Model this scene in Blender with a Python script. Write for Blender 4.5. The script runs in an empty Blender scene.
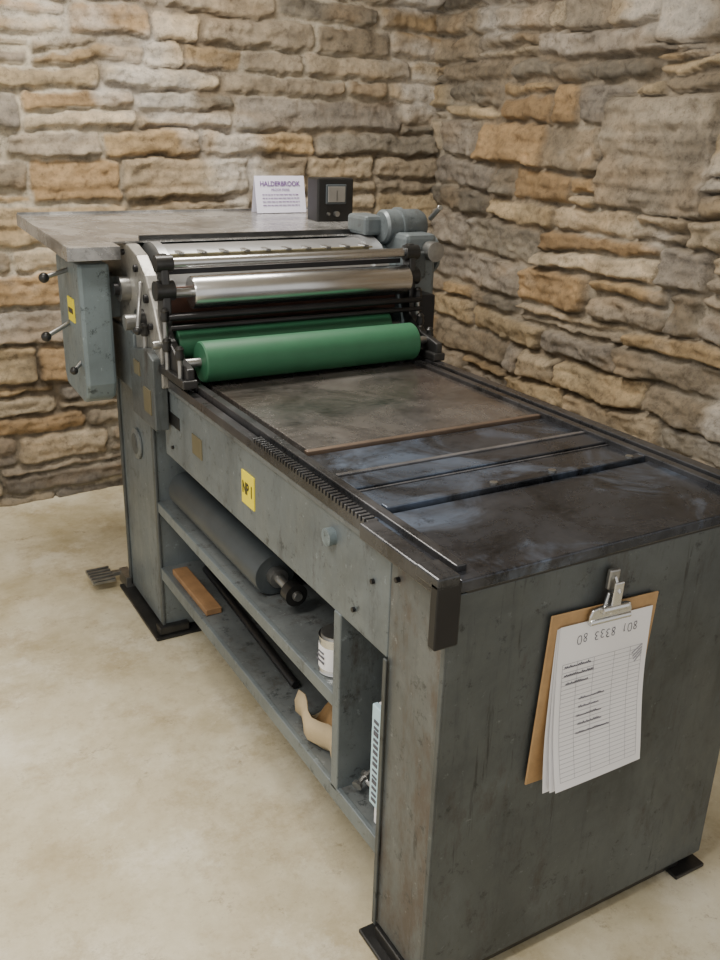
import bpy, bmesh, math, random
import numpy as np
from mathutils import Matrix, Vector
random.seed(4)
COL=bpy.context.collection
# ---------------------------------------------------------------- materials
def mk(name):
    m=bpy.data.materials.new(name); m.use_nodes=True
    nt=m.node_tree; b=nt.nodes["Principled BSDF"]; return m,nt,b
def N(nt,t,**k):
    n=nt.nodes.new(t)
    for a,v in k.items(): setattr(n,a,v)
    return n
def ramp(nt,src,stops):
    r=N(nt,'ShaderNodeValToRGB'); e=r.color_ramp.elements
    while len(e)<len(stops): e.new(.5)
    for i,(p,c) in enumerate(stops):
        e[i].position=p; e[i].color=(*c,1) if len(c)==3 else c
    nt.links.new(src,r.inputs[0]); return r.outputs[0]
def noise(nt,scale,detail=6,rough=.6,vec=None,dist=0,stretch=None,off=(0,0,0)):
    n=N(nt,'ShaderNodeTexNoise'); n.inputs['Scale'].default_value=scale
    n.inputs['Detail'].default_value=detail; n.inputs['Roughness'].default_value=rough
    n.inputs['Distortion'].default_value=dist
    tc=N(nt,'ShaderNodeTexCoord'); src=tc.outputs['Object']
    if stretch or any(off):
        mp=N(nt,'ShaderNodeMapping'); mp.inputs['Scale'].default_value=stretch or (1,1,1); mp.inputs['Location'].default_value=off
        nt.links.new(src,mp.inputs[0]); src=mp.outputs[0]
    nt.links.new(src,n.inputs['Vector']); return n.outputs[0]
def mix(nt,f,a,b,mode='MIX'):
    x=N(nt,'ShaderNodeMix',data_type='RGBA',blend_type=mode)
    if isinstance(f,float): x.inputs[0].default_value=f
    else: nt.links.new(f,x.inputs[0])
    for i,v in ((6,a),(7,b)):
        if isinstance(v,tuple): x.inputs[i].default_value=(*v,1)
        else: nt.links.new(v,x.inputs[i])
    return x.outputs[2]
def bump(nt,b,src,s,d=.01):
    n=N(nt,'ShaderNodeBump'); n.inputs['Strength'].default_value=s; n.inputs['Distance'].default_value=d
    nt.links.new(src,n.inputs['Height']); nt.links.new(n.outputs[0],b.inputs['Normal'])
def g3(v): return (v,v,v)
def paint(name,c,dark=.5,rust=(.055,.045,.035),amt=.56,rough=.40,metal=.3,stretch=(2,2,.8),streak=.35,drip=0):
    m,nt,b=mk(name)
    n1=noise(nt,3,6,.65,dist=.5); base=ramp(nt,n1,[(.32,tuple(v*dark for v in c)),(.62,c)])
    ns=noise(nt,7,7,.75,stretch=(4,4,.35),off=(2,6,1)); base=mix(nt,ramp(nt,ns,[(.54,g3(0)),(.74,g3(streak))]),base,tuple(v*.3 for v in c))
    n2=noise(nt,5,10,.75,stretch=stretch,off=(3,1,7)); f=ramp(nt,n2,[(amt,g3(0)),(amt+.13,g3(.8))])
    c2=mix(nt,f,base,rust)
    if drip:
        nd=noise(nt,6,8,.7,stretch=(7,7,.45),off=(5,2,3),dist=.3)
        c2=mix(nt,ramp(nt,nd,[(.60,g3(0)),(.66,g3(drip))]),c2,(.018,.018,.017))
        ne=noise(nt,6,8,.7,stretch=(8,8,.8),off=(1,9,3))
        c2=mix(nt,ramp(nt,ne,[(.66,g3(0)),(.71,g3(drip*.8))]),c2,(.16,.10,.065))
    n3=noise(nt,34,6,.78,off=(1,5,2)); f3=ramp(nt,n3,[(.61,g3(0)),(.68,g3(.55))])
    c3=mix(nt,f3,c2,tuple(min(1,v*1.8+.02) for v in c))
    n4=noise(nt,22,6,.82,off=(8,2,4)); c3=mix(nt,ramp(nt,n4,[(.57,g3(0)),(.65,g3(.8))]),c3,tuple(v*.22 for v in c))
    nt.links.new(c3,b.inputs['Base Color'])
    nt.links.new(ramp(nt,n2,[(.3,g3(rough-.1)),(.8,g3(rough+.25))]),b.inputs['Roughness'])
    b.inputs['Metallic'].default_value=metal
    bump(nt,b,n3,.08); return m
def plain(name,c,rough=.5,metal=0,var=.25,sc=12):
    m,nt,b=mk(name)
    n=noise(nt,sc,6,.65); nt.links.new(ramp(nt,n,[(.25,tuple(v*(1-var) for v in c)),(.75,tuple(min(1,v*(1+var*.5)) for v in c))]),b.inputs['Base Color'])
    b.inputs['Roughness'].default_value=rough; b.inputs['Metallic'].default_value=metal; return m
M_panel=paint('panel_paint',(.098,.112,.116),amt=.54,streak=.6,drip=.75)
M_side=paint('side_paint',(.175,.205,.218),amt=.57,dark=.6)
M_post=paint('post_paint',(.155,.170,.172),amt=.47,streak=.5,rust=(.10,.078,.06),drip=.6)
M_light=paint('housing_paint',(.20,.25,.27),amt=.64,dark=.72,streak=.2)
M_shelf=paint('shelf_paint',(.18,.20,.205),amt=.54)
M_dark=plain('dark_steel',(.026,.026,.028),.38,.6)
M_brk=plain('bracket_steel',(.06,.06,.06),.35,.7,.5)
M_black=plain('black_paint',(.012,.012,.012),.35)
M_steel=plain('worn_steel',(.36,.36,.35),.33,.9,.4,20)
M_chrome=plain('polished_steel',(.66,.67,.68),.26,1,.12)
M_drum=plain('drum_steel',(.42,.43,.44),.36,.8,.3,5)
M_green=plain('green_rubber',(.028,.125,.062),.55,0,.15)
M_rubber=plain('grey_rubber',(.05,.06,.066),.42)
M_brass=plain('brass_plate',(.17,.15,.09),.5,.4)
M_wood=plain('wood',(.30,.17,.08),.6,0,.4)
M_dwood=plain('dark_wood',(.12,.05,.028),.6,0,.4)
M_masonite=plain('masonite',(.42,.26,.12),.55,0,.2,40)
M_kraft=plain('kraft',(.50,.40,.25),.7)
M_paper=plain('paper',(.84,.84,.87),.7,0,.04,5)
M_ink=plain('print_ink',(.10,.10,.12),.8,0,.1)
M_yellow=plain('yellow_label',(.90,.75,.02),.5,0,.08)
M_purple=plain('purple_ink',(.16,.08,.25),.8)
M_card=plain('card_stock',(.70,.69,.82),.6,0,.04)
M_blue=plain('blue_plastic',(.50,.72,.80),.5,0,.1)
M_glass=plain('meter_face',(.22,.21,.19),.15)
def bedmat(name,c,hz,amt=(.52,.72),ro=(.2,.42),met=.6,brown=.45):
    m,nt,b=mk(name)
    n1=noise(nt,5,8,.7,dist=.5); n2=noise(nt,3.8,6,.65,off=(2,4,0),dist=.8); n3=noise(nt,45,4,.7,stretch=(1,3,1)); n4=noise(nt,1.8,3,.5,off=(9,3,0))
    c1=ramp(nt,n1,[(.33,tuple(v*.35 for v in c)),(.66,tuple(v*1.7 for v in c))])
    f=ramp(nt,n2,[(amt[0],g3(0)),(amt[1],g3(.7))])
    c2=mix(nt,f,c1,hz)
    c2=mix(nt,ramp(nt,n4,[(.5,g3(0)),(.7,g3(brown))]),c2,(.10,.065,.045))
    c3=mix(nt,ramp(nt,n3,[(.45,g3(0)),(.75,g3(.35))]),c2,tuple(v*2.0 for v in c))
    n5=noise(nt,12,7,.8,off=(3,3,3)); c3=mix(nt,ramp(nt,n5,[(.56,g3(0)),(.66,g3(.7))]),c3,tuple(v*.3 for v in c))
    nt.links.new(c3,b.inputs['Base Color']); b.inputs['Metallic'].default_value=met
    nt.links.new(ramp(nt,n1,[(.3,g3(ro[0])),(.8,g3(ro[1]))]),b.inputs['Roughness'])
    return m
M_bed=bedmat('bed_steel',(.046,.050,.060),(.19,.25,.36),(.53,.66),brown=.2)  # bluish sheen painted into the steel colour as soft patches
M_bedb=bedmat('form_plate',(.125,.115,.108),(.22,.215,.215),(.48,.75),(.16,.38),brown=.5)
M_rail=bedmat('rail_steel',(.055,.057,.062),(.12,.12,.13),brown=.25)
M_edge=bedmat('bar_edge_steel',(.16,.16,.17),(.25,.25,.27))  # lighter steel, paints highlight lines along the bed bars
M_board=bedmat('feed_board_steel',(.34,.335,.325),(.5,.5,.49),ro=(.2,.36),met=.7,brown=.2)
# ---------------------------------------------------------------- geometry
def empty(name,loc=(0,0,0)):
    e=bpy.data.objects.new(name,None); e.location=loc; COL.objects.link(e); e.empty_display_size=.1; return e
def add(name,me,mat,par,smooth=False,bev=0,seg=2):
    o=bpy.data.objects.new(name,me); COL.objects.link(o)
    if mat: me.materials.append(mat)
    if par: o.parent=par; o.location=-Vector(par.location)
    if smooth:
        for p in me.polygons: p.use_smooth=True
    if bev:
        b=o.modifiers.new('b','BEVEL'); b.width=bev; b.segments=seg; b.limit_method='ANGLE'
    return o
def boxm(bm,x0,x1,y0,y1,z0,z1,mat=None):
    m=Matrix.Translation(((x0+x1)/2,(y0+y1)/2,(z0+z1)/2))@Matrix.Diagonal((x1-x0,y1-y0,z1-z0,1))
    if mat is not None: m=mat@m
    bmesh.ops.create_cube(bm,size=1,matrix=m)
def box(name,par,x0,x1,y0,y1,z0,z1,mat,bev=.002,rot=None):
    bm=bmesh.new(); boxm(bm,x0,x1,y0,y1,z0,z1,rot); me=bpy.data.meshes.new(name); bm.to_mesh(me); bm.free()
    return add(name,me,mat,par,False,bev)
def boxes(name,par,L,mat,bev=.0015):
    bm=bmesh.new()
    for b in L: boxm(bm,*b)
    me=bpy.data.meshes.new(name); bm.to_mesh(me); bm.free(); return add(name,me,mat,par,False,bev)
def prism(name,par,pts,x0,x1,mat,bev=.003):
    bm=bmesh.new(); a=[bm.verts.new((x0,y,z)) for y,z in pts]; b=[bm.verts.new((x1,y,z)) for y,z in pts]
    n=len(pts); bm.faces.new(a); bm.faces.new(b[::-1])
    for i in range(n): bm.faces.new((a[i],b[i],b[(i+1)%n],a[(i+1)%n]))
    bmesh.ops.recalc_face_normals(bm,faces=bm.faces); me=bpy.data.meshes.new(name); bm.to_mesh(me); bm.free()
    return add(name,me,mat,par,False,bev)
def lathe(name,par,p0,p1,prof,mat,seg=48):
    p0=Vector(p0);p1=Vector(p1);d=(p1-p0);q=d.to_track_quat('Z','Y').to_matrix()
    bm=bmesh.new(); rings=[]
    for t,r in prof:
        c=p0+d*t
        rings.append([bm.verts.new(c+q@Vector((r*math.cos(2*math.pi*i/seg),r*math.sin(2*math.pi*i/seg),0))) for i in range(seg)])
    for a,b in zip(rings,rings[1:]):
        for i in range(seg): bm.faces.new((a[i],a[(i+1)%seg],b[(i+1)%seg],b[i]))
    bm.faces.new(rings[0][::-1]); bm.faces.new(rings[-1])
    me=bpy.data.meshes.new(name); bm.to_mesh(me); bm.free()
    o=add(name,me,mat,par,True)
    m=o.modifiers.new('es','EDGE_SPLIT'); m.split_angle=math.radians(35)
    return o
def rod(name,par,p0,p1,r,mat,seg=24): return lathe(name,par,p0,p1,[(0,r*.85),(.01,r),(.99,r),(1,r*.85)],mat,seg)
def ball(name,par,c,r,mat):
    bm=bmesh.new(); bmesh.ops.create_uvsphere(bm,u_segments=24,v_segments=14,radius=r,matrix=Matrix.Translation(c))
    me=bpy.data.meshes.new(name); bm.to_mesh(me); bm.free(); return add(name,me,mat,par,True)
def text(name,par,body,size,M,mat,sx=1,off=0):
    c=bpy.data.curves.new(name,'FONT'); c.body=body; c.size=size; c.extrude=.0002; c.align_x='CENTER'; c.align_y='CENTER'; c.offset=off
    c.materials.append(mat); o=bpy.data.objects.new(name,c); COL.objects.link(o)
    if par: o.parent=par
    o.matrix_local=(Matrix.Translation(-Vector(par.location)) if par else Matrix())@M@Matrix.Diagonal((sx,1,1,1)); return o
# ---------------------------------------------------------------- stone walls
def vnoise(x,y,seed):
    T=np.random.RandomState(seed).rand(256,256)
    xi=np.floor(x).astype(int);yi=np.floor(y).astype(int);fx=x-xi;fy=y-yi
    fx=fx*fx*(3-2*fx);fy=fy*fy*(3-2*fy)
    g=lambda a,b:T[a%256,b%256]
    return (g(xi,yi)*(1-fx)+g(xi+1,yi)*fx)*(1-fy)+(g(xi,yi+1)*(1-fx)+g(xi+1,yi+1)*fx)*fy
def fbm(x,y,seed,o=4):
    s=0;a=.5;t=0
    for i in range(o): s=s+a*vnoise(x*2**i,y*2**i,seed+i);t+=a;a*=.5
    return s/t-.5
PAL=[(.46,.34,.20),(.38,.32,.24),(.50,.40,.26),(.37,.33,.28),(.56,.47,.34),(.43,.30,.17),(.29,.26,.21),(.48,.41,.32),(.50,.41,.29),(.36,.30,.22)]
def stone_wall(name,Wd,Ht,step,seed,rowh,wid,depth,gap,mort,warp,to_world,mat,sag=.03,slabs=(),edge=.012,rough=1.0,lime_t=.10,rad0=.02,fine_a=.022,ao=.5):
    R=np.random.RandomState(seed)
    nu=int(Wd/step)+1;nz=int(Ht/step)+1
    u,z=np.meshgrid(np.linspace(0,Wd,nu),np.linspace(0,Ht,nz))
    fine=fine_a*fbm(u*22,z*22,seed+9,4)
    uw=u+warp*1.1*fbm(u*7,z*7,seed,3)+fine
    zw=z+warp*.8*fbm(u*5,z*5,seed+20,3)+sag*2*fbm(u*1.1,z*.8,seed+30,2)+fine_a*.95*fbm(u*18,z*24,seed+40,4)
    rows=[-.4]
    while rows[-1]<Ht+.4: rows.append(rows[-1]+R.uniform(*rowh))
    rows=np.array(rows); ri=np.clip(np.searchsorted(rows,zw)-1,0,len(rows)-2)
    lo=rows[ri];hi=rows[ri+1]
    L=np.zeros_like(u);Rr=np.zeros_like(u);sid=np.zeros(u.shape,int)
    cnt=0
    LO=lo.copy();HI=hi.copy()
    for k in range(len(rows)-1):
        b=[-.6-R.rand()*.3]
        while b[-1]<Wd+.6: b.append(b[-1]+R.uniform(*wid)*(1.35 if R.rand()<.25 else 1)*(.5 if R.rand()<.25 else 1))
        b=np.array(b);m=ri==k
        si=np.clip(np.searchsorted(b,uw[m])-1,0,len(b)-2)
        L[m]=b[si];Rr[m]=b[si+1]
        h=rows[k+1]-rows[k]
        sp=R.rand(len(b))<(.4 if h>.12 else .08); fr=R.uniform(.3,.7,len(b))
        mid=lo[m]+h*fr[si]+(uw[m]-b[si])*R.uniform(-.08,.08,len(b))[si]; up=(zw[m]>mid)
        LO[m]=np.where(sp[si]&up,mid,lo[m]);HI[m]=np.where(sp[si]&~up,mid,hi[m])
        sid[m]=cnt+si*2+(sp[si]&up)
        cnt+=len(b)*2
    flat=np.zeros_like(u)
    for q,(a,b_,c_,d_) in enumerate(slabs):
        uu=u+fine*.7;zz=z+.6*fine+.02*fbm(u*6,z*6,seed+200,3)
        m=(uu>a)&(uu<b_)&(zz>c_)&(zz<d_)
        L[m]=a;Rr[m]=b_;LO[m]=c_;HI[m]=d_;sid[m]=cnt+q;uw[m]=uu[m];zw[m]=zz[m];flat[m]=1
    g=gap*(.4+1.4*vnoise(u*9,z*9,seed+55))
    rx=(Rr-L)/2-g;rz=(HI-LO)/2-g
    px=np.abs(uw-(L+Rr)/2);pz=np.abs(zw-(LO+HI)/2)
    rad=np.minimum(rad0,np.maximum(np.minimum(rx,rz)*.7,.003))
    qx=px-rx+rad;qz=pz-rz+rad
    sd=np.hypot(np.maximum(qx,0),np.maximum(qz,0))+np.minimum(np.maximum(qx,qz),0)-rad
    d=np.clip(-sd/edge,0,1); prof=np.sqrt(np.clip(1-(1-d)**2,0,1))
    n=cnt+4+len(slabs)
    off=R.uniform(-.5,.5,n)[sid];tu=R.uniform(-.35,.35,n)[sid];tz=R.uniform(-.5,.3,n)[sid]
    off=np.where(flat>0,.1,off);tu=tu*(1-flat);tz=tz*(1-flat)
    nd=fbm(u*9,z*14,seed+70,5);st=fbm(u*4,z*45,seed+80,3);rg=fbm(u*30,z*34,seed+85,3)
    led=np.floor((zw+.03*fbm(u*6,z*10,seed+86,3))*38)%2-.5
    h=prof*depth*(1+off*.6+tu*(uw-(L+Rr)/2)/.15+tz*(zw-(LO+HI)/2)/.06)+prof*rough*(.040*nd+.014*st+.018*rg+.0035*led)
    h+=(1-prof)*.024*fbm(u*18,z*18,seed+90,3)
    pal=np.array(PAL)[R.randint(0,len(PAL),n)][sid]*(R.uniform(.78,1.15,n)[sid])[...,None]
    pal=np.where(flat[...,None]>0,np.array((.38,.33,.26))*np.ones_like(pal),pal)
    pal=pal*(1+.9*fbm(u*6,z*11,seed+100,5))[...,None]
    warm=np.clip(fbm(u*4,z*7,seed+105,3)*4,0,1)[...,None];pal=pal*(1-.3*warm)+np.array((.50,.34,.18))*.3*warm
    mm=np.clip(.5+fbm(u*1.6,z*2.2,seed+111,3)*3,0,1)[...,None]
    mc=(np.array(mort)*mm+np.array((.26,.21,.15))*(1-mm))*(1+.5*fbm(u*5,z*5,seed+110,3))[...,None]
    t=np.clip(-sd/.010+.35,0,1)[...,None]
    c=mc*(1-t)+pal*t
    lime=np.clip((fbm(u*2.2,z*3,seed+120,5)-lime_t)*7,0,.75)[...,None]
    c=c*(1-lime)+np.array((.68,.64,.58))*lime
    base_dark=np.clip(1-z/.8,0,1)[...,None];c=c*(1-.4*base_dark)  # stone colour gets darker towards the floor
    V=to_world(u.ravel(),z.ravel(),h.ravel())
    idx=np.arange(nu*nz).reshape(nz,nu)
    F=np.stack([idx[:-1,:-1],idx[:-1,1:],idx[1:,1:],idx[1:,:-1]],-1).reshape(-1,4)
    me=bpy.data.meshes.new(name)
    me.vertices.add(len(V));me.vertices.foreach_set('co',V.astype(np.float32).ravel())
    me.loops.add(F.size);me.loops.foreach_set('vertex_index',F.astype(np.int32).ravel())
    me.polygons.add(len(F));me.polygons.foreach_set('loop_start',np.arange(0,F.size,4,dtype=np.int32))
    me.update(calc_edges=True)
    a=me.color_attributes.new('Stone','FLOAT_COLOR','POINT')
    cc=np.ones((len(V),4),np.float32);cc[:,:3]=np.clip(c.reshape(-1,3),0.01,1);a.data.foreach_set('color',cc.ravel())
    me.polygons.foreach_set('use_smooth',np.ones(len(F),dtype=bool))
    me.materials.append(mat);o=bpy.data.objects.new(name,me);COL.objects.link(o);return o
m,nt,b=mk('sandstone')
at=N(nt,'ShaderNodeAttribute',attribute_name='Stone')
n1=noise(nt,18,10,.78);n2=noise(nt,55,8,.8)
c=mix(nt,.85,at.outputs[0],ramp(nt,n1,[(.30,(.32,.29,.26)),(.46,(.9,.9,.9)),(.70,(1.4,1.35,1.27))]),'MULTIPLY')
c=mix(nt,ramp(nt,n2,[(.54,g3(0)),(.66,g3(.6))]),c,(.14,.11,.075))
nt.links.new(c,b.inputs['Base Color']);b.inputs['Roughness'].default_value=.92
b.inputs['Specular IOR Level'].default_value=.2
bump(nt,b,n2,.9,.016);M_stone=m
YB,XR=2.86,1.88
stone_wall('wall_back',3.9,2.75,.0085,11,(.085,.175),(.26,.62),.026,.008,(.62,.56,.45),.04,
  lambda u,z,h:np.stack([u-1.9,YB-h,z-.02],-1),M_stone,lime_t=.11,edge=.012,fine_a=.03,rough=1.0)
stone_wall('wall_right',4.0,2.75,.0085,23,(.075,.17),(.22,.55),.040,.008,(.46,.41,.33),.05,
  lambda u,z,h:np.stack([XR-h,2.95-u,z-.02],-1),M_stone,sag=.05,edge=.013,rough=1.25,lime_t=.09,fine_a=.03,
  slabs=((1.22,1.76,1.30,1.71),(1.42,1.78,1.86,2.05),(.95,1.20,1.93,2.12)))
# ---------------------------------------------------------------- floor / ceiling
m,nt,b=mk('concrete')
n1=noise(nt,2.2,9,.70,dist=.15);n2=noise(nt,4.5,10,.8,off=(4,2,0));n3=noise(nt,42,7,.8);n4=noise(nt,3.6,8,.78,off=(7,7,0));n5=noise(nt,10,9,.85,off=(1,9,0))
c=ramp(nt,n1,[(.34,(.45,.385,.235)),(.50,(.60,.54,.38)),(.64,(.72,.67,.52))])
c=mix(nt,ramp(nt,n2,[(.5,g3(0)),(.63,g3(.6))]),c,(.38,.30,.165))
c=mix(nt,ramp(nt,n4,[(.54,g3(0)),(.63,g3(.45))]),c,(.80,.76,.64))
c=mix(nt,ramp(nt,n5,[(.58,g3(0)),(.64,g3(.55))]),c,(.26,.20,.12))
c=mix(nt,ramp(nt,n3,[(.56,g3(0)),(.70,g3(.45))]),c,(.28,.22,.14))
nt.links.new(c,b.inputs['Base Color'])
nt.links.new(ramp(nt,n1,[(.3,g3(.45)),(.7,g3(.65))]),b.inputs['Roughness']);bump(nt,b,n3,.14);M_floor=m
def slab(name,x0,x1,y0,y1,z0,z1,mat): return box(name,None,x0,x1,y0,y1,z0,z1,mat,0)
slab('floor',-2.6,2.1,-2.6,3.1,-.1,0,M_floor)
slab('ceiling',-2.6,2.1,-2.6,3.1,2.72,2.8,plain('plaster',(.6,.56,.5),.9))
# ---------------------------------------------------------------- the press
P=empty('proof_printing_press')
box('end_panel',P,0,.755,0,.012,.035,.872,M_panel,.003)
box('end_cabinet',P,.004,.751,.008,.182,.035,.872,M_post,.004)
boxes('end_post_trim',P,[(-.004,.001,.0,.012,.035,.872),(-.004,.001,.172,.184,.035,.66)],M_panel)
boxes('end_feet',P,[(-.025,.06,.0,.20,.0,.010),(.67,.76,-.015,.15,0,.010)],M_brk,.003)
boxes('foot_blocks',P,[(-.005,.05,.02,.17,.010,.036),(.705,.755,.02,.16,.010,.036),(.1,.7,.01,.17,.010,.036)],M_black,.003)
box('side_apron_left',P,.002,.022,.18,1.40,.66,.875,M_side,.003)
box('side_apron_right',P,.735,.755,.18,1.9,.66,.875,M_side,.003)
box('light_block_panel',P,.74,.75,.18,1.55,.22,.67,M_dark)  # added panel, shuts out light so the shelf interior stays dark
box('apron_bead',P,-.004,.004,.184,1.36,.86,.873,M_shelf,.002)
box('upper_shelf',P,.004,.74,.372,1.53,.455,.466,M_shelf,.002)
box('upper_shelf_lip',P,0,.012,.372,1.53,.435,.467,M_side,.002)
box('lower_shelf',P,.004,.74,.18,1.53,.232,.242,M_shelf,.002)
box('lower_shelf_lip',P,0,.012,.18,1.53,.205,.244,M_side,.002)
box('shelf_divider',P,0,.74,.35,.378,.235,.662,M_side,.003)
box('far_leg',P,.004,.75,1.512,1.875,.02,.87,M_side,.006)
boxes('far_leg_ribs',P,[(-.004,.006,1.505,1.525,.02,.8),(-.004,.006,1.86,1.88,.02,.8)],M_panel,.003)
boxes('far_feet',P,[(-.035,.14,1.48,1.90,0,.012),(.62,.8,1.48,1.90,0,.012),(-.02,.08,1.49,1.53,.012,.04)],M_brk,.004)
lathe('leg_emblem',P,(.002,1.69,.60),(-.006,1.69,.60),[(0,.05),(.6,.05),(1,.042)],M_shelf)
lathe('leg_emblem_centre',P,(-.004,1.69,.60),(-.008,1.69,.60),[(0,.036),(1,.032)],M_panel)
boxes('foot_pedal',P,[(-.09,.0,1.93,1.95,.03,.045),(-.13,-.05,1.88,1.99,.035,.045),(-.02,.01,1.86,1.95,.0,.05)]+[(-.13,-.05,1.885+i*.022,1.893+i*.022,.045,.052) for i in range(5)],M_steel,.001)
# bed
box('bed_base',P,.03,.755,0.0,1.95,.868,.888,M_black,.003)
box('bed_end_plate',P,.012,.757,-.008,.268,.878,.9,M_bed,.003)
boxes('bed_bars',P,[(.05,.70,.276,.298,.885,.909),(.05,.70,.306,.386,.885,.898),(.05,.70,.396,.460,.885,.904),(.05,.70,.480,.612,.885,.898)],M_bed,.002)
boxes('bed_lockup_bars',P,[(.05,.70,.298,.302,.885,.903),(.05,.70,.463,.474,.885,.907),(.05,.70,.388,.392,.885,.900)],M_edge,.001)
box('form_plate',P,.07,.70,.635,1.30,.885,.902,M_bedb,.002)
box('form_plate_edge',P,.06,.70,.618,.633,.885,.905,plain('brown_bar',(.17,.125,.095),.4,.5),.002)
for i,(x,y) in enumerate([(.45,.29),(.66,.285),(.30,.287)]):
    rod('quoin_%d'%i,P,(x,y,.895),(x,y,.913),.008,M_steel)
box('rail_left_inner',P,.022,.042,.02,1.5,.885,.912,M_rail,.002)
box('rail_left_outer',P,-.006,.018,.24,1.5,.873,.896,M_rail,.002)
boxes('rack_teeth',P,[(-.008,.014,.245+i*.0135,.2525+i*.0135,.894,.905) for i in range(38)],M_rail,.0008)
box('rail_left_end_bar',P,-.026,.010,-.004,.245,.876,.906,M_rail,.003)
box('rail_end_bracket',P,-.036,.010,-.014,.006,.79,.905,M_dark,.003)
box('rail_end_cap',P,-.036,.006,-.014,.05,.895,.916,M_rail,.003)
boxes('rail_right',P,[(.70,.722,.03,1.55,.885,.912),(.735,.765,-.0,1.55,.885,.915)],M_rail,.002)
box('rail_right_outer_ledge',P,.755,.80,.25,1.55,.87,.885,M_dark,.002)
rod('apron_button',P,(.004,.391,.815),(-.014,.391,.815),.018,M_light)
for i,(y,z) in enumerate([(.235,.79),(.155,.83),(.03,.83),(.30,.70),(1.33,.70)]):
    rod('apron_bolt_%d'%i,P,(.004,y,z),(-.004,y,z),.005,M_dark,12)
box('asset_label',P,-.001,.003,.765,.835,.722,.803,M_yellow,.0005)
RX=Matrix(((0,0,-1,0),(-1,0,0,0),(0,1,0,0),(0,0,0,1)))
text('asset_label_text',P,'NP 1',.040,Matrix.Translation((-.0016,.800,.762))@RX,M_black,.72,.0012)
box('maker_plate',P,-.0005,.004,1.10,1.17,.735,.79,M_brass,.0005)
box('apron_slot',P,0,.003,1.27,1.40,.765,.80,M_black,.0005)
# carriage
prof=[(1.33,.87),(1.33,1.0),(1.37,1.08),(1.43,1.16),(1.50,1.205),(1.58,1.225),(1.84,1.225),(1.92,1.17),(1.94,.87)]
M_side2=paint('carriage_paint',(.38,.37,.34),amt=.53,rough=.35,metal=.5,stretch=(1,1,1),streak=.3)
prism('carriage_frame_left',P,prof,-.022,.012,M_side2,.004)
prism('carriage_frame_right',P,prof,.742,.775,M_light,.004)
prism('carriage_lower_frame_left',P,[(1.335,.75),(1.335,.95),(1.40,.97),(1.55,.94),(1.55,.75)],-.045,-.005,M_panel,.004)
boxes('carriage_lower_frame_far',P,[(-.03,.0,1.55,1.93,.80,.98)],M_side,.004)
box('carriage_maker_plate',P,-.049,-.044,1.36,1.42,.79,.86,M_brass,.001)
box('carriage_info_plate',P,-.049,-.044,1.45,1.50,.88,.92,M_brass,.001)
prism('control_box',P,[(1.62,1.17),(1.90,1.17),(1.90,.80),(1.88,.765),(1.68,.755),(1.64,.775),(1.62,.82)],-.155,-.065,M_light,.010)
boxes('control_box_bracket',P,[(-.07,-.015,1.70,1.86,1.0,1.12)],M_side,.003)
box('control_box_label',P,-.158,-.154,1.70,1.77,.99,1.06,M_yellow,.0005)
box('control_box_text_bar',P,-.1592,-.157,1.71,1.76,1.015,1.03,M_black,0)
rod('crank_boss',P,(-.02,1.60,1.10),(-.05,1.60,1.10),.035,M_steel)
rod('crank_boss_hub',P,(-.05,1.60,1.10),(-.065,1.60,1.10),.018,M_dark)
rod('side_shaft',P,(-.02,1.47,1.03),(-.075,1.47,1.03),.022,M_steel)
rod('side_shaft_collar',P,(-.02,1.47,1.03),(-.04,1.47,1.03),.034,M_brk)
for n_,y,z,r_ in (('a',1.42,1.10,.012),('b',1.56,1.0,.012),('c',1.50,1.17,.010),('d',1.62,1.20,.008),('e',1.75,1.20,.008),('f',1.39,1.03,.009)):
    rod('frame_bolt_'+n_,P,(-.02,y,z),(-.032,y,z),r_,M_dark,12)
def lever(n,a,bp,r=.007,br=.015,m=M_steel):
    rod(n+'_arm',P,a,bp,r,m,16); ball(n+'_knob',P,bp,br,M_black)
lever('trip_lever',(-.15,1.75,1.14),(-.225,1.74,1.12))
lever('speed_lever',(-.15,1.78,.98),(-.23,1.76,.945))
lever('gear_lever',(-.15,1.68,.88),(-.18,1.66,.86),.006,.012)
lever('sheet_lever',(-.03,1.45,1.14),(-.06,1.40,1.02),.006,.012)
for i,(x,y,z) in enumerate([(-.015,1.30,1.06),(-.02,1.28,.985),(.0,1.36,1.19),(-.035,1.42,1.0),(.76,1.26,1.0),(.775,1.30,1.07),(.77,1.22,.965),(-.02,1.18,.985)]):
    rod('adjuster_stud_%d'%i,P,(x,y,z-.05),(x,y,z+.01),.007,M_steel,12)
    lathe('adjuster_knob_%d'%i,P,(x,y,z),(x,y,z+.035),[(0,.010),(.3,.013),(.6,.010),(.8,.012),(1,.006)],M_black,16)
for s,x0,x1 in (('left',-.018,.012),('right',.745,.775)):
    prism('roller_bracket_'+s,P,[(1.15,.93),(1.15,.965),(1.24,.985),(1.305,1.03),(1.315,1.20),(1.325,1.23),(1.345,1.23),(1.355,1.19),(1.37,1.03),(1.40,.93)],x0+.004,x1-.004,M_brk,.004)
    box('roller_shoe_'+s,P,x0-.01,x1,1.14,1.36,.916,.938,M_brk,.003)
    rod('bracket_cap_'+s,P,(x0-.008,1.33,1.205),(x1+.008,1.33,1.205),.022,M_brk)
    rod('bearing_cap_'+s,P,(x0-.012,1.33,1.135),(x1+.01,1.33,1.135),.026,M_brk)
def roller(n,y,z,r,x0,x1,mat,sh=.012):
    lathe(n,P,(x0,y,z),(x1,y,z),[(0,r*.6),(.0,r*.94),(.006,r),(.994,r),(1,r*.94),(1,r*.6)],mat,64)
    rod(n+'_shaft',P,(x0-.06,y,z),(x1+.05,y,z),sh,M_steel)
roller('form_roller_front',1.210,.966,.054,.045,.70,M_green)
roller('form_roller_rear',1.340,.990,.050,.02,.685,M_green)
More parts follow.
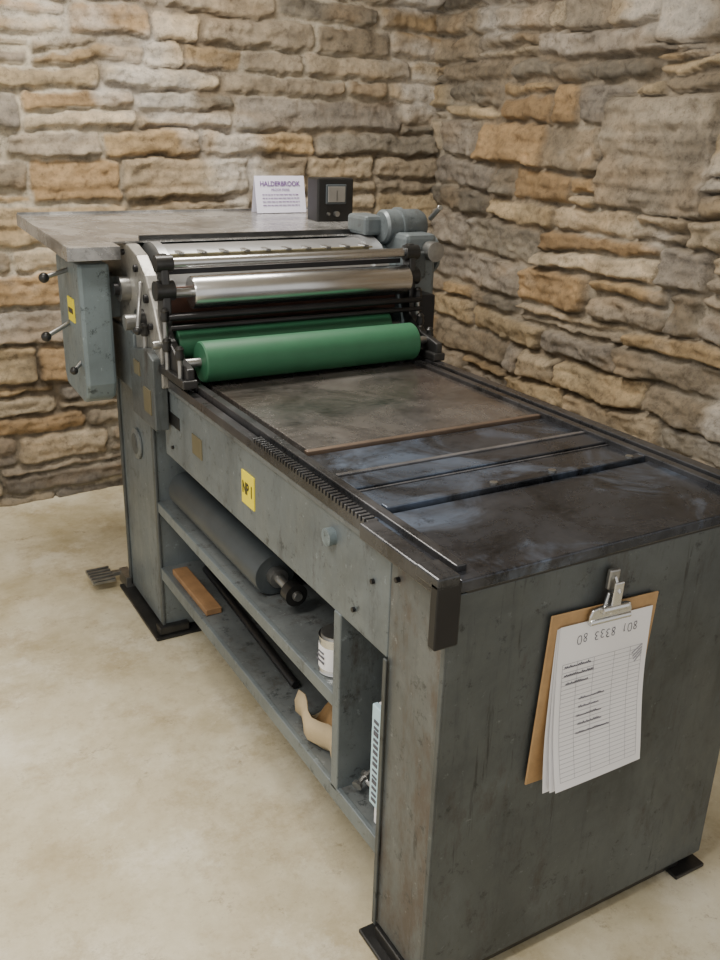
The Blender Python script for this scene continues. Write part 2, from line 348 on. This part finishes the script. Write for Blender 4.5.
roller('vibrator_roller',1.32,1.128,.043,.065,.74,M_chrome)
rod('top_rod',P,(.0,1.33,1.205),(.76,1.33,1.205),.014,M_chrome)
rod('oscillator_rod',P,(-.01,1.28,1.072),(.77,1.28,1.072),.008,M_dark)
rod('tie_rod',P,(-.01,1.27,1.047),(.77,1.27,1.047),.007,M_dark)
box('reflection_blocker',P,.015,.74,1.292,1.372,1.062,1.066,M_dark,.001)  # added plate, keeps the green roller's reflection off the chrome roller
box('wooden_cross_bar',P,.015,.74,1.372,1.384,1.035,1.135,M_dwood,.002)
box('inner_guard',P,.02,.74,1.386,1.389,.92,1.035,M_black,0)
box('rear_apron_plate',P,.015,.74,1.352,1.358,1.172,1.186,M_dark,.001)
lathe('impression_cylinder',P,(.03,1.537,1.085),(.735,1.537,1.085),[(0,.05),(0,.15),(.035,.15),(.035,.142),(.93,.142),(.93,.150),(1,.150),(1,.05)],M_drum,96)
box('gripper_bar',P,.06,.70,1.45,1.465,1.198,1.211,M_brass,.002)
box('paper_guide_bar',P,.02,.74,1.60,1.615,1.232,1.246,M_brk,.002)
boxes('gripper_fingers',P,[(.08+i*.065,.095+i*.065,1.44,1.50,1.211,1.217) for i in range(10)],M_steel,.001)
# feed board
bm=bmesh.new()
T=Matrix.Translation((0,1.5,1.222))@Matrix.Rotation(math.radians(2.2),4,'X')
boxm(bm,-.2,.93,.10,.70,0,.006,T);boxm(bm,-.2,-.06,0.02,.12,0,.006,T)
boxm(bm,-.203,-.197,0.02,.70,-.03,.008,T);boxm(bm,-.2,.93,.697,.703,-.03,.012,T)
boxm(bm,.927,.933,.1,.70,-.03,.008,T);boxm(bm,-.2,-.06,.017,.023,-.03,.006,T)
me=bpy.data.meshes.new('feed_board');bm.to_mesh(me);bm.free();add('feed_board',me,M_board,P,False,.001)
boxes('feed_board_struts',P,[(-.1,-.07,1.88,1.92,1.0,1.22),(-.03,.77,1.90,1.92,.88,1.23)],M_side,.002)
box('drive_housing',P,.775,.89,1.38,1.64,1.04,1.25,M_side,.015)
lathe('drive_motor',P,(.755,1.50,1.262),(.91,1.50,1.262),[(0,.045),(.05,.052),(.35,.052),(.36,.058),(.44,.058),(.45,.052),(.85,.052),(.95,.045),(1,.02)],M_side,40)
box('drive_gear_cover',P,.70,.775,1.50,1.62,1.235,1.295,M_side,.012)
lathe('drive_pulley',P,(.89,1.46,1.18),(.92,1.46,1.18),[(0,.06),(.3,.06),(.5,.045),(.7,.06),(1,.06)],M_side)
rod('drive_stud',P,(.86,1.38,1.20),(.86,1.34,1.20),.03,M_steel)
box('drive_bracket',P,.77,.84,1.30,1.42,.92,1.08,M_dark,.006)
box('drive_switch',P,.78,.84,1.36,1.40,1.12,1.20,M_panel,.006)
rod('drive_handle',P,(.90,1.44,1.29),(.88,1.36,1.33),.008,M_steel)
# ---------------------------------------------------------------- things on / in the press
E=empty('display_card',(.70,2.12,1.252))
bm=bmesh.new();z0=1.2535
for (ya,yb) in ((2.095,2.12),(2.145,2.12)):
    v=[bm.verts.new(p) for p in ((.60,ya,z0),(.795,ya,z0),(.795,yb,z0+.125),(.60,yb,z0+.125))];bm.faces.new(v)
me=bpy.data.meshes.new('folded_card');bm.to_mesh(me);bm.free();o=add('folded_card',me,M_card,E);s=o.modifiers.new('s','SOLIDIFY');s.thickness=.001
tilt=math.atan2(.025,.125)
FM=lambda x,z:Matrix.Translation((x,2.0945+.025*(z-z0)/.125-.0012,z))@Matrix.Rotation(math.radians(90)-tilt,4,'X')
text('card_title',E,'HALDERBROOK',.023,FM(.6975,z0+.098),M_purple,.95,.0006)
text('card_line_1',E,'PROOF PRESS',.012,FM(.6975,z0+.078),M_purple)
def textlines(n,E,rows,mat,fm,h=.0025):
    bm=bmesh.new()
    for (x,z,w) in rows:
        L=x
        while L<x+w:
            k=random.uniform(.006,.016);boxm(bm,L,min(L+k,x+w),-.0003,.0003,-h/2,h/2,fm(z));L+=k+.003
    me=bpy.data.meshes.new(n);bm.to_mesh(me);bm.free();return add(n,me,mat,E)
textlines('card_text',E,[(.625,z0+.062-.012*i,.145) for i in range(4)],M_purple,lambda z:Matrix.Translation((0,2.0945+.025*(z-z0)/.125-.0012,z))@Matrix.Rotation(-tilt,4,'X'))
E=empty('panel_meter',(.78,1.9,1.245))
box('meter_case',E,.725,.865,1.87,1.95,1.240,1.385,M_black,.006)
box('meter_window_frame',E,.755,.835,1.864,1.872,1.30,1.365,M_rubber,.004)
box('meter_face',E,.762,.828,1.862,1.866,1.307,1.358,M_glass,.001)
box('meter_needle',E,.7945,.7955,1.8605,1.862,1.312,1.345,M_black,0)
rod('meter_knob',E,(.795,1.871,1.268),(.795,1.855,1.268),.009,M_steel)
rod('meter_knob_b',E,(.765,1.871,1.268),(.765,1.86,1.268),.005,M_steel)
E=empty('spare_ink_roller',(.13,1.0,.53))
lathe('roller_body',E,(.072,1.45,.523),(.072,.81,.523),[(0,.03),(0,.052),(.01,.055),(.99,.055),(1,.052),(1,.03)],M_rubber,48)
rod('roller_shaft',E,(.072,1.49,.523),(.072,.68,.523),.012,M_steel)
rod('roller_collar',E,(.072,.81,.523),(.072,.785,.523),.024,M_steel)
rod('roller_bearing',E,(.072,.72,.523),(.072,.69,.523),.028,M_black)
E=empty('ink_tin',(.05,.45,.466))
lathe('can_body',E,(.050,.455,.467),(.050,.455,.553),[(0,.036),(.02,.038),(.05,.0365),(.93,.0365),(.96,.038),(1,.038)],M_chrome)
lathe('can_label',E,(.050,.455,.480),(.050,.455,.532),[(0,.0372),(1,.0372)],M_paper)
rod('can_lid',E,(.050,.455,.553),(.050,.455,.558),.033,M_steel)
boxes('can_print',E,[(.0115,.0135,.44,.47,.495,.499),(.0115,.0135,.44,.468,.507,.511),(.0115,.0135,.442,.462,.518,.521)],M_ink,0)
E=empty('wooden_block');box('stick',E,.018,.065,1.16,1.45,.243,.262,M_wood,.002)
E=empty('iron_bar');rod('bar',E,(.115,1.42,.256),(.085,.72,.256),.012,M_dark)
E=empty('iron_bar.001');rod('bar_2',E,(.155,1.40,.255),(.145,.66,.255),.011,M_steel)
E=empty('cardboard_scrap')
def curl(n,pts,y0,y1,mat):
    bm=bmesh.new();k=8;g=[]
    for j in range(k+1):
        y=y0+(y1-y0)*j/k;g.append([bm.verts.new((x+.01*math.sin(j*1.1),y,z+.006*math.sin(j*.9+x*40))) for x,z in pts])
    for a,b in zip(g,g[1:]):
        for i in range(len(pts)-1):bm.faces.new((a[i],a[i+1],b[i+1],b[i]))
    me=bpy.data.meshes.new(n);bm.to_mesh(me);bm.free();o=add(n,me,mat,E,True);s=o.modifiers.new('s','SOLIDIFY');s.thickness=.003
curl('curled_card',[(.03,.325),(.02,.30),(.022,.27),(.04,.252),(.07,.250),(.10,.262),(.115,.29)],.41,.60,M_kraft)
curl('loose_flap',[(.05,.262),(.075,.30),(.10,.322),(.12,.325)],.43,.56,M_masonite)
E=empty('plastic_binder');box('binder',E,.008,.020,.190,.232,.30,.53,M_blue,.002);box('binder_back',E,.02,.05,.195,.23,.244,.53,M_paper,.002)
boxes('binder_marks',E,[(.0065,.0085,.206,.222,.312+i*.014,.319+i*.014+random.uniform(-.003,.003)) for i in range(14)],M_ink,0)
E=empty('quoin_key_pile')
random.seed(3)
for i in range(20):
    x=random.uniform(.03,.13);y=random.uniform(.25,.335);z=.255+random.uniform(0,.035)
    a=random.uniform(0,math.pi);dx,dy=.028*math.cos(a),.028*math.sin(a)
    lathe('bolt_%d'%i,E,(x-dx*.5,y-dy*.5,z),(x+dx*.5,y+dy*.5,z+.008),[(0,.012),(.25,.012),(.25,.006),(1,.006)],M_steel,8)
# ---------------------------------------------------------------- clipboard
E=empty('clipboard',(.33,-.01,.6))
C=Matrix.Translation((.336,-.004,.782))@Matrix.Rotation(math.radians(2.9),4,'Y')
def cb(n,x0,x1,y0,y1,z0,z1,mat,bev=.001): return box(n,E,x0,x1,y0,y1,z0,z1,mat,bev,C)
o=cb('board',-.128,.128,-.006,-.002,-.345,.0,M_masonite,.002)
def sheet(n,x0,x1,zt,zb,y0,curl,mat,sk=0):
    bm=bmesh.new();g=[]
    for j in range(21):
        t=j/20;row=[]
        for i in range(9):
            s=i/8;y=y0-curl*(t**2)*(1-.25*s)-.002*math.sin(t*7+s*2)*t
            row.append(bm.verts.new(C@Vector((x0+(x1-x0)*s+sk*t,y,zt+(zb-zt)*t))))
        g.append(row)
    for a,b in zip(g,g[1:]):
        for i in range(8):bm.faces.new((a[i],b[i],b[i+1],a[i+1]))
    me=bpy.data.meshes.new(n);bm.to_mesh(me);bm.free();o=add(n,me,mat,E,True);return o
sheet('paper_bottom',-.112,.112,-.028,-.352,-.0068,.022,M_paper,.005)
sheet('paper_mid',-.11,.114,-.026,-.347,-.0080,.030,M_paper,.011)
sheet('paper_top',-.108,.114,-.024,-.345,-.0092,.036,M_paper,.016)
def onpaper(x,z):
    t=(-.024-z)/.321;s=(x+.108)/.222
    y=-.0092-.036*t*t*(1-.25*s)-.002*math.sin(t*7+s*2)*t
    return C@Vector((x+.016*t,y-.0006,z))
def strokes(n,segs,w,mat):
    bm=bmesh.new()
    for (x0,z0_,x1,z1_) in segs:
        k=max(1,int(math.hypot(x1-x0,z1_-z0_)/.012))
        l=math.hypot(x1-x0,z1_-z0_) or 1;nx,nz=-(z1_-z0_)/l*w/2,(x1-x0)/l*w/2
        for q in range(k):
            a,b_=q/k,(q+1)/k
            pts=[]
            for (t,sg) in ((a,1),(b_,1),(b_,-1),(a,-1)):
                pts.append(bm.verts.new(onpaper(x0+(x1-x0)*t+nx*sg,z0_+(z1_-z0_)*t+nz*sg)))
            bm.faces.new(pts)
    me=bpy.data.meshes.new(n);bm.to_mesh(me);bm.free();add(n,me,mat,E)
M_line=plain('form_line',(.36,.36,.41),.8);M_pen=plain('pen_ink',(.05,.05,.09),.8)
strokes('form_rules',[(-.095,-.10-i*.0085,.10,-.10-i*.0085) for i in range(28)]+[(x,-.10,x,-.33) for x in (-.095,-.06,-.02,.03,.07,.10)],.0008,M_line)
seg=[];random.seed(8)
DIG={'0':[(.2,0,.8,0),(.8,0,1,.6),(1,.6,1,1.5),(1,1.5,.7,2),(.7,2,.2,2),(.2,2,0,1.5),(0,1.5,0,.5),(0,.5,.2,0)],'1':[(.3,.3,.6,0),(.6,0,.45,2)],
 '8':[(.3,0,.8,.1),(.8,.1,.9,.6),(.9,.6,.1,1.4),(.1,1.4,.2,2),(.2,2,.8,1.9),(.8,1.9,.9,1.4),(.9,1.4,.1,.6),(.1,.6,.3,0)],
 '3':[(0,.1,.6,0),(.6,0,.9,.5),(.9,.5,.4,.95),(.4,.95,.95,1.4),(.95,1.4,.6,2),(.6,2,0,1.85)]}
x=-.065
for i,ch in enumerate('08 3338 108'):
    if ch!=' ':
        j=random.uniform(-.0015,.0015)
        for a in DIG[ch]: seg.append((x+.009*(1-a[0]),-.065+j+.008*(a[1]),x+.009*(1-a[2]),-.065+j+.008*(a[3])))
    x+=.0135
for r in range(8):
    x=(-.09,-.09,-.085,-.05,-.05,-.055,-.05,-.055)[r];z=-.106-.017*r-(.02 if r>2 else 0);end=x+random.uniform(.04,.085)
    while x<end:
        h=random.uniform(.002,.0055);seg.append((x,z-.002,x+.0015,z-.002+h));seg.append((x+.0015,z-.002+h,x+.0035,z-.002));x+=.0042
strokes('handwriting',seg,.0014,M_pen)
strokes('logo_stripes',[(.075,-.115,.10,-.10),(.078,-.122,.10,-.106),(.08,-.128,.10,-.112),(.083,-.134,.10,-.118)],.003,M_line)
prism2=[(-.05,.010),(-.045,.022),(-.02,.026),(-.015,.05),(.015,.05),(.02,.026),(.045,.022),(.05,.010),(.05,-.002),(-.05,-.002)]
bm=bmesh.new();a=[bm.verts.new(C@Vector((x,-.012,z-.022))) for x,z in prism2];b_=[bm.verts.new(C@Vector((x,-.018,z-.022))) for x,z in prism2]
bm.faces.new(a);bm.faces.new(b_[::-1])
for i in range(len(a)):bm.faces.new((a[i],b_[i],b_[(i+1)%len(a)],a[(i+1)%len(a)]))
bmesh.ops.recalc_face_normals(bm,faces=bm.faces);me=bpy.data.meshes.new('clip_plate');bm.to_mesh(me);bm.free();add('clip_plate',me,M_chrome,E,False,.002)
p=lambda x,y,z:tuple(C@Vector((x,y,z)))
rod('clip_roll',E,p(-.048,-.016,-.024),p(.048,-.016,-.024),.006,M_chrome)
rod('clip_spring',E,p(-.03,-.022,.0),p(.03,-.022,.0),.007,M_chrome)
cb('clip_tongue',-.011,.011,-.026,-.022,-.012,.05,M_chrome,.002)
cb('magnet_hook',-.012,.012,-.012,-.002,.03,.068,M_steel,.003)
rod('hook_wire',E,p(0,-.012,.055),p(0,-.028,.03),.003,M_chrome)
# ---------------------------------------------------------------- lights
def area(name,loc,rot,sx,sy,e,c=(1,.94,.85)):
    l=bpy.data.lights.new(name,'AREA');l.shape='RECTANGLE';l.size=sx;l.size_y=sy;l.energy=e;l.color=c
    o=bpy.data.objects.new(name,l);o.location=loc;o.rotation_euler=rot;COL.objects.link(o)
LP=(('ceiling_lamp',(.1,1.75),66),('ceiling_lamp.001',(-1.4,-.1),62))
for nm,(x,y),e in LP:
    area(nm.replace('lamp','lamp_light'),(x,y,2.66),(0,0,0),1.3,.5,e)
    E=empty(nm,(x,y,2.7));boxes('lamp_housing',E,[(x-.68,x+.68,y-.28,y+.28,2.675,2.72)],M_paper,.004)
w=bpy.data.worlds.new('w');bpy.context.scene.world=w;w.use_nodes=True
bg=w.node_tree.nodes['Background'];bg.inputs[0].default_value=(1,.97,.92,1);bg.inputs[1].default_value=.9
# ---------------------------------------------------------------- camera
yaw,pit,rol,f=.5301,.3691,.0303,911.66
cy,sy=math.cos(yaw),math.sin(yaw)
fw=Vector((sy*math.cos(pit),cy*math.cos(pit),-math.sin(pit)));rt=Vector((cy,-sy,0));up=rt.cross(fw)
r=rt*math.cos(rol)+up*math.sin(rol);u=-rt*math.sin(rol)+up*math.cos(rol);c=(-.7632,-1.0115,1.5495)
cam=bpy.data.cameras.new('camera');o=bpy.data.objects.new('camera',cam);COL.objects.link(o)
o.matrix_world=Matrix(((r[0],u[0],-fw[0],c[0]),(r[1],u[1],-fw[1],c[1]),(r[2],u[2],-fw[2],c[2]),(0,0,0,1)))
cam.sensor_fit='VERTICAL';cam.sensor_height=36;cam.lens=f/960*36;cam.clip_start=.02
bpy.context.scene.camera=o
